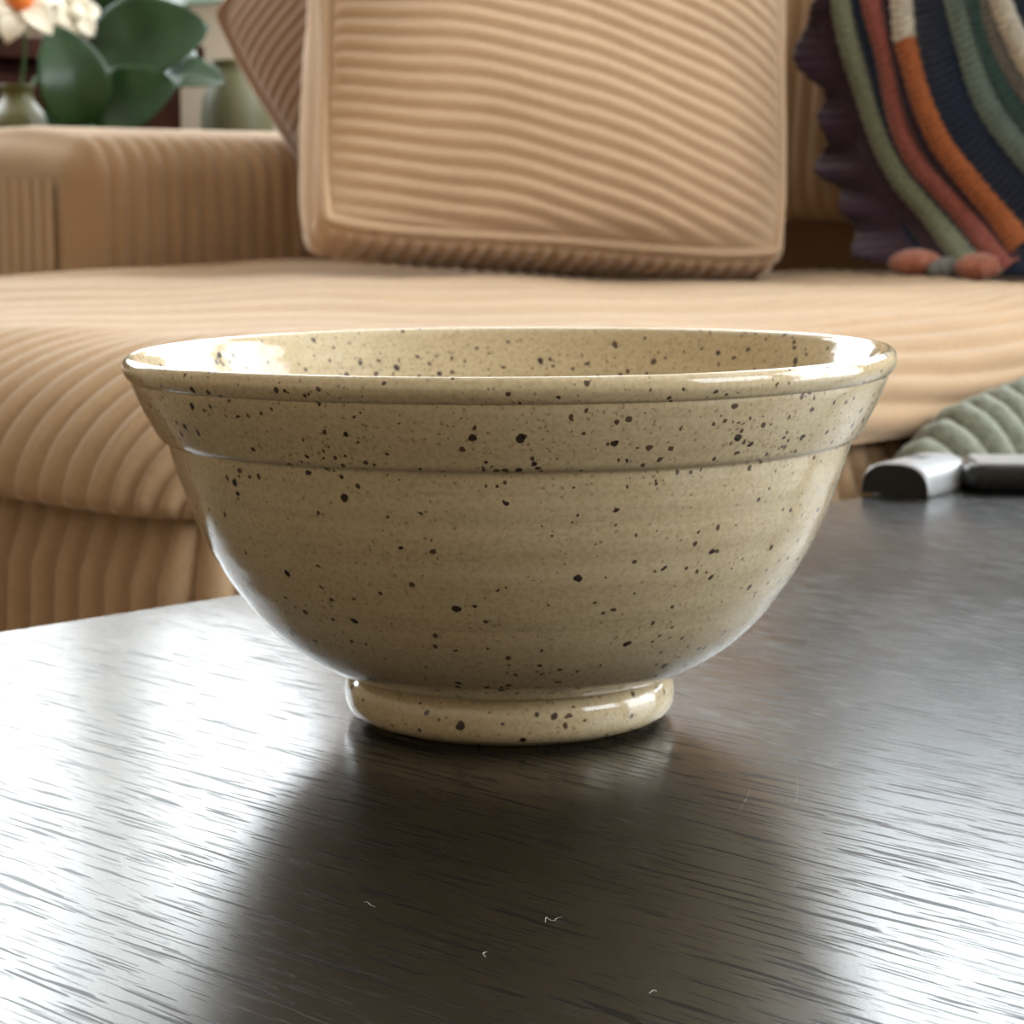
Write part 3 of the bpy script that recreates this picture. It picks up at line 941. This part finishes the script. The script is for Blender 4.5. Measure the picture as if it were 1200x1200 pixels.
rem = empty('remote_control', (0.272, 0.458, 0.0), R(-3))
tag(rem, 'long slim black remote with glare painted grey on top, lying crosswise under the knit blanket', 'remote')
hl, hw2, th2 = 0.072, 0.021, 0.0125
p_, s_, tot = rr_path(-hl, hl, -hw2, hw2, 0.010, 120)
lev = [(0.0, 0.93), (0.0012, 0.985), (0.004, 1.0), (0.0085, 1.0), (0.0108, 0.975), (0.0121, 0.90), (0.0125, 0.80)]
P = np.zeros((len(lev), 120, 3))
for i, (z_, k_) in enumerate(lev):
    P[i, :, 0] = p_[:, 0] - np.sign(p_[:, 0]) * (1 - k_) * hw2
    P[i, :, 1] = p_[:, 1] * k_; P[i, :, 2] = z_
gmesh('shell', P, M['black'], rem, cv=True, caps=(0, 1))
box('glare_plate', (-hl + 0.006, -hw2 + 0.003, th2 - 0.0008), (hl - 0.006, hw2 - 0.003, th2 + 0.0004), M['glare'], rem, bev=0.0004)  # thin plate coloured grey to paint the glare strip on the black top
for i in range(5):
    for j in (-1, 0, 1):
        o = lathe('button', [(0.0034, 0), (0.0034, 0.0006), (0.0028, 0.0011), (0.0002, 0.0012)], M['rubber'], rem, 14)
        o.location = (-0.030 + i * 0.018, j * 0.0105, th2 + 0.0003)

# lint caught on the table top
random.seed(4)
lint = [((0.0060, -0.1710), [(0, 0), (.0001, .0009), (.0003, .0016), (.0010, .0004), (.0017, .0002), (.0019, .0012), (.0030, .0014)], 'curled white lint fibre lying in the dark reflection below the bowl'),
        ((-0.0045, -0.1905), [(0, 0), (-.0005, .0006), (-.0003, .0014), (.0003, .0016)], 'small hooked lint fibre on the table nearest the lower edge of the photo'),
        ((-0.0275, -0.1590), [(0, 0), (.0007, -.0004), (.0014, -.0012), (.0024, -.0020)], 'wavy lint fibre on the dark table surface, furthest from the curled fibre'),
        ((0.0225, -0.2090), [(0, 0), (.0008, .0006), (.0013, .0005)], 'short straight lint fibre on the table at lower centre right')]
for (p0, pp, lab) in lint:
    o = tube('lint_fibre', [(p0[0] + x, p0[1] + y * 1.6, 0.00018 + 0.0003 * math.sin(i * 1.3) ** 2) for i, (x, y) in enumerate(pp)], [0.00004, 0.00006, 0.00004], M['lint'], None, seg=6, step=0.0003)
    tag(o, lab, 'lint', 'lint on the table')

# ------------------------------------------------------------------ behind the arm: stand, plant, flowers, vase, sideboard
st = empty('plant_stand', uv(1.16, 1.66, FLOOR), YAW)
tag(st, 'low dark wood stand behind the sofa arm holding plant pots', 'table')
ZS = 0.10
box('stand_top', (-0.34, -0.24, ZS - 0.03 - FLOOR), (0.34, 0.24, ZS - FLOOR), M['darkwood'], st, bev=0.004)
for x in (-0.31, 0.27):
    for y in (-0.21, 0.17):
        box('leg', (x, y, 0), (x + 0.04, y + 0.04, ZS - 0.03 - FLOOR), M['darkwood'], st, bev=0.003)

plant = empty('potted_plant', (-0.47, 2.27, ZS))
tag(plant, 'potted plant with broad glossy dark green leaves behind the sofa arm', 'plant')
po = np.array((-0.47, 2.27, ZS))
pot = lathe('pot', dense([(0.001, 0), (0.045, 0), (0.050, 0.004), (0.058, 0.05), (0.064, 0.085), (0.067, 0.086), (0.067, 0.094), (0.062, 0.094), (0.060, 0.080), (0.001, 0.078)], 0.003), M['pot'], plant, 48)
lathe('soil', [(0.0605, 0.080), (0.04, 0.083), (0.0005, 0.084)], M['soil'], pot, 32)


def leaf(center, length, width, direction, facing, curl, parent, org):
    """broad ovate leaf: direction = base to tip, facing = upper-side normal"""
    d_ = np.array(direction, float); d_ /= np.linalg.norm(d_)
    n_ = np.array(facing, float); n_ -= d_ * n_.dot(d_); n_ /= np.linalg.norm(n_)
    s_ = np.cross(d_, n_)
    t_ = np.linspace(0, 1, 22); k_ = np.linspace(-1, 1, 15)
    w_ = width / 2 * np.sin(np.pi * t_ ** 0.85) ** 0.62
    w_[0] = w_[-1] = 0.0004
    P = np.zeros((22, 15, 3))
    bend = -curl * (t_ - 0.35) ** 2 * length
    fold = 0.22 * np.abs(k_)[None] ** 1.3 * w_[:, None] + 0.04 * w_[:, None] * np.sin(t_ * 14)[:, None] * k_[None] ** 2
    base = np.array(center) - d_ * length * 0.5
    P += base - org
    P += d_ * (t_ * length)[:, None, None]
    P += s_ * (w_[:, None] * k_[None])[..., None]
    P += n_ * (bend[:, None] - fold * -1 * 0.6)[..., None]
    o = gmesh('leaf', P, M['leaf'], parent)
    so = o.modifiers.new('thick', 'SOLIDIFY'); so.thickness = 0.0012; so.offset = 0
    return base


LEAVES = [((-0.507, 2.17, 0.262), 0.118, 0.088, (-0.15, -0.2, 1.0), (0.35, -1, 0.75), 0.6),
          ((-0.440, 2.26, 0.312), 0.150, 0.108, (0.95, -0.2, 0.30), (0.05, -1, 0.35), 0.5),
          ((-0.452, 2.21, 0.238), 0.115, 0.085, (0.7, -0.3, 0.35), (0.0, -1, 0.35), 0.5),
          ((-0.410, 2.33, 0.372), 0.150, 0.090, (0.9, -0.3, 0.35), (0.1, -0.8, 1.0), 0.7),
          ((-0.475, 2.30, 0.395), 0.140, 0.085, (0.2, -0.1, 1.0), (0.2, -1, 0.5), 0.6),
          ((-0.385, 2.24, 0.270), 0.080, 0.060, (1.0, -0.4, 0.2), (0.1, -0.8, 0.9), 0.7),
          ((-0.495, 2.24, 0.200), 0.110, 0.080, (-0.4, -0.5, 0.35), (0, -1, 0.5), 0.7),
          ((-0.440, 2.40, 0.300), 0.140, 0.095, (0.3, 0.6, 0.7), (0.3, -1, 0.6), 0.5)]
for (ce_, L_, W_, d_, f_, cu_) in LEAVES:
    b_ = leaf(ce_, L_, W_, d_, f_, cu_, plant, po)
    r0 = np.array((random.uniform(-.015, .015), random.uniform(-.015, .015), 0.08))
    e_ = b_ - po
    tube('stem', [r0, (r0 * .55 + e_ * .45) + np.array((0, 0, .012)), e_], [0.004, 0.0028, 0.0022], M['stem'], plant, seg=8, step=0.012)


def flower(pos, face, r_, label, center_mat):
    e = empty('cut_flower', (pos[0], pos[1], pos[2]))
    tag(e, label, 'flower')
    n_ = Vector(face).normalized()
    q_ = n_.to_track_quat('Z', 'Y').to_matrix()
    for k in range(6):
        a_ = k * math.pi / 3 + 0.2
        t_ = np.linspace(0, 1, 12); s_ = np.linspace(-1, 1, 9)
        w_ = r_ * 0.34 * np.sin(np.pi * np.clip(t_, 0.03, 0.985) ** 0.8) ** 0.7
        X = (0.1 + 0.9 * t_)[:, None] * r_ * np.ones((1, 9))
        Y = w_[:, None] * s_[None]
        Z = r_ * (0.45 * t_ - 0.55 * t_ ** 3)[:, None] + 0.25 * w_[:, None] * s_[None] ** 2 + (0.004 if k % 2 else 0)
        P = np.stack([X * math.cos(a_) - Y * math.sin(a_), X * math.sin(a_) + Y * math.cos(a_), Z], -1)
        P = P @ np.array(q_).T
        o = gmesh('petal', P, M['petal'], e)
        so = o.modifiers.new('thick', 'SOLIDIFY'); so.thickness = 0.001; so.offset = 0
    P = []
    th = np.linspace(0, 2 * np.pi, 16, endpoint=False); ph = np.linspace(0.05, np.pi - 0.05, 10)
    P = np.stack([0.3 * r_ * np.cos(th)[:, None] * np.sin(ph)[None], 0.3 * r_ * np.sin(th)[:, None] * np.sin(ph)[None], 0.25 * r_ + 0.28 * r_ * np.cos(ph)[None] * np.ones((16, 1))], -1) @ np.array(q_).T
    gmesh('flower_center', P, center_mat, e, cu=True)
    return e


fv = empty('bud_vase', (-0.585, 2.235, ZS))
tag(fv, 'squat dark olive vase under the cream flowers', 'vase')
lathe('vase_body', dense([(0.001, 0), (0.030, 0), (0.034, 0.003), (0.044, 0.04), (0.046, 0.075), (0.036, 0.115), (0.020, 0.138), (0.018, 0.150), (0.021, 0.156), (0.018, 0.157), (0.015, 0.148), (0.014, 0.12), (0.001, 0.11)], 0.003), M['olive'], fv, 40)
for (pos, face, r_, lab, cm) in (((-0.562, 2.15, 0.346), (0.3, -1, 0.4), 0.052, 'cream flower with an orange heart at the top corner of the photo', M['orange']),
                                 ((-0.520, 2.26, 0.340), (0.5, -1, 0.1), 0.034, 'smaller cream flower beside the broad green leaves', M['petal'])):
    f_ = flower(pos, face, r_, lab, cm)
    b_ = np.array((-0.585, 2.235, ZS + 0.13)) - np.array(pos)
    tube('stem', [(0, 0, 0), b_ * 0.5 + np.array((0.004, 0.02, 0.01)), b_], [0.002, 0.002], M['stem'], f_, seg=7, step=0.012)

vs_ = empty('round_vase', (-0.338, 2.34, ZS))
tag(vs_, 'pale olive rounded vase standing between the plant and the rosy pillow', 'vase')
lathe('vase_body', dense([(0.001, 0), (0.034, 0), (0.038, 0.003), (0.043, 0.05), (0.045, 0.10), (0.042, 0.140), (0.034, 0.165), (0.028, 0.176), (0.028, 0.186), (0.031, 0.190), (0.028, 0.191), (0.025, 0.180), (0.03, 0.16), (0.038, 0.13), (0.001, 0.02)], 0.003), M['vase'], vs_, 48)

sb = empty('sideboard', uv(1.05, 2.18, FLOOR), YAW)
tag(sb, 'dark red-brown wooden sideboard behind the plant', 'cabinet')
zt_ = 0.335 - FLOOR
box('carcass', (-0.60, -0.22, 0.08), (0.48, 0.22, zt_ - 0.03), M['darkwood'], sb, bev=0.004)
box('cabinet_top', (-0.62, -0.25, zt_ - 0.03), (0.50, 0.23, zt_), M['darkwood'], sb, bev=0.004)
for x in (-0.585, -0.045):
    dr = box('door', (x, -0.238, 0.11), (x + 0.51, -0.222, zt_ - 0.05), M['darkwood'], sb, bev=0.003)
    box('handle', (x + 0.45, -0.256, 0.40), (x + 0.46, -0.238, 0.50), M['metal'], dr, bev=0.002)
for x in (-0.57, 0.40):
    for y in (-0.20, 0.15):
        box('leg', (x, y, 0), (x + 0.05, y + 0.05, 0.08), M['darkwood'], sb)
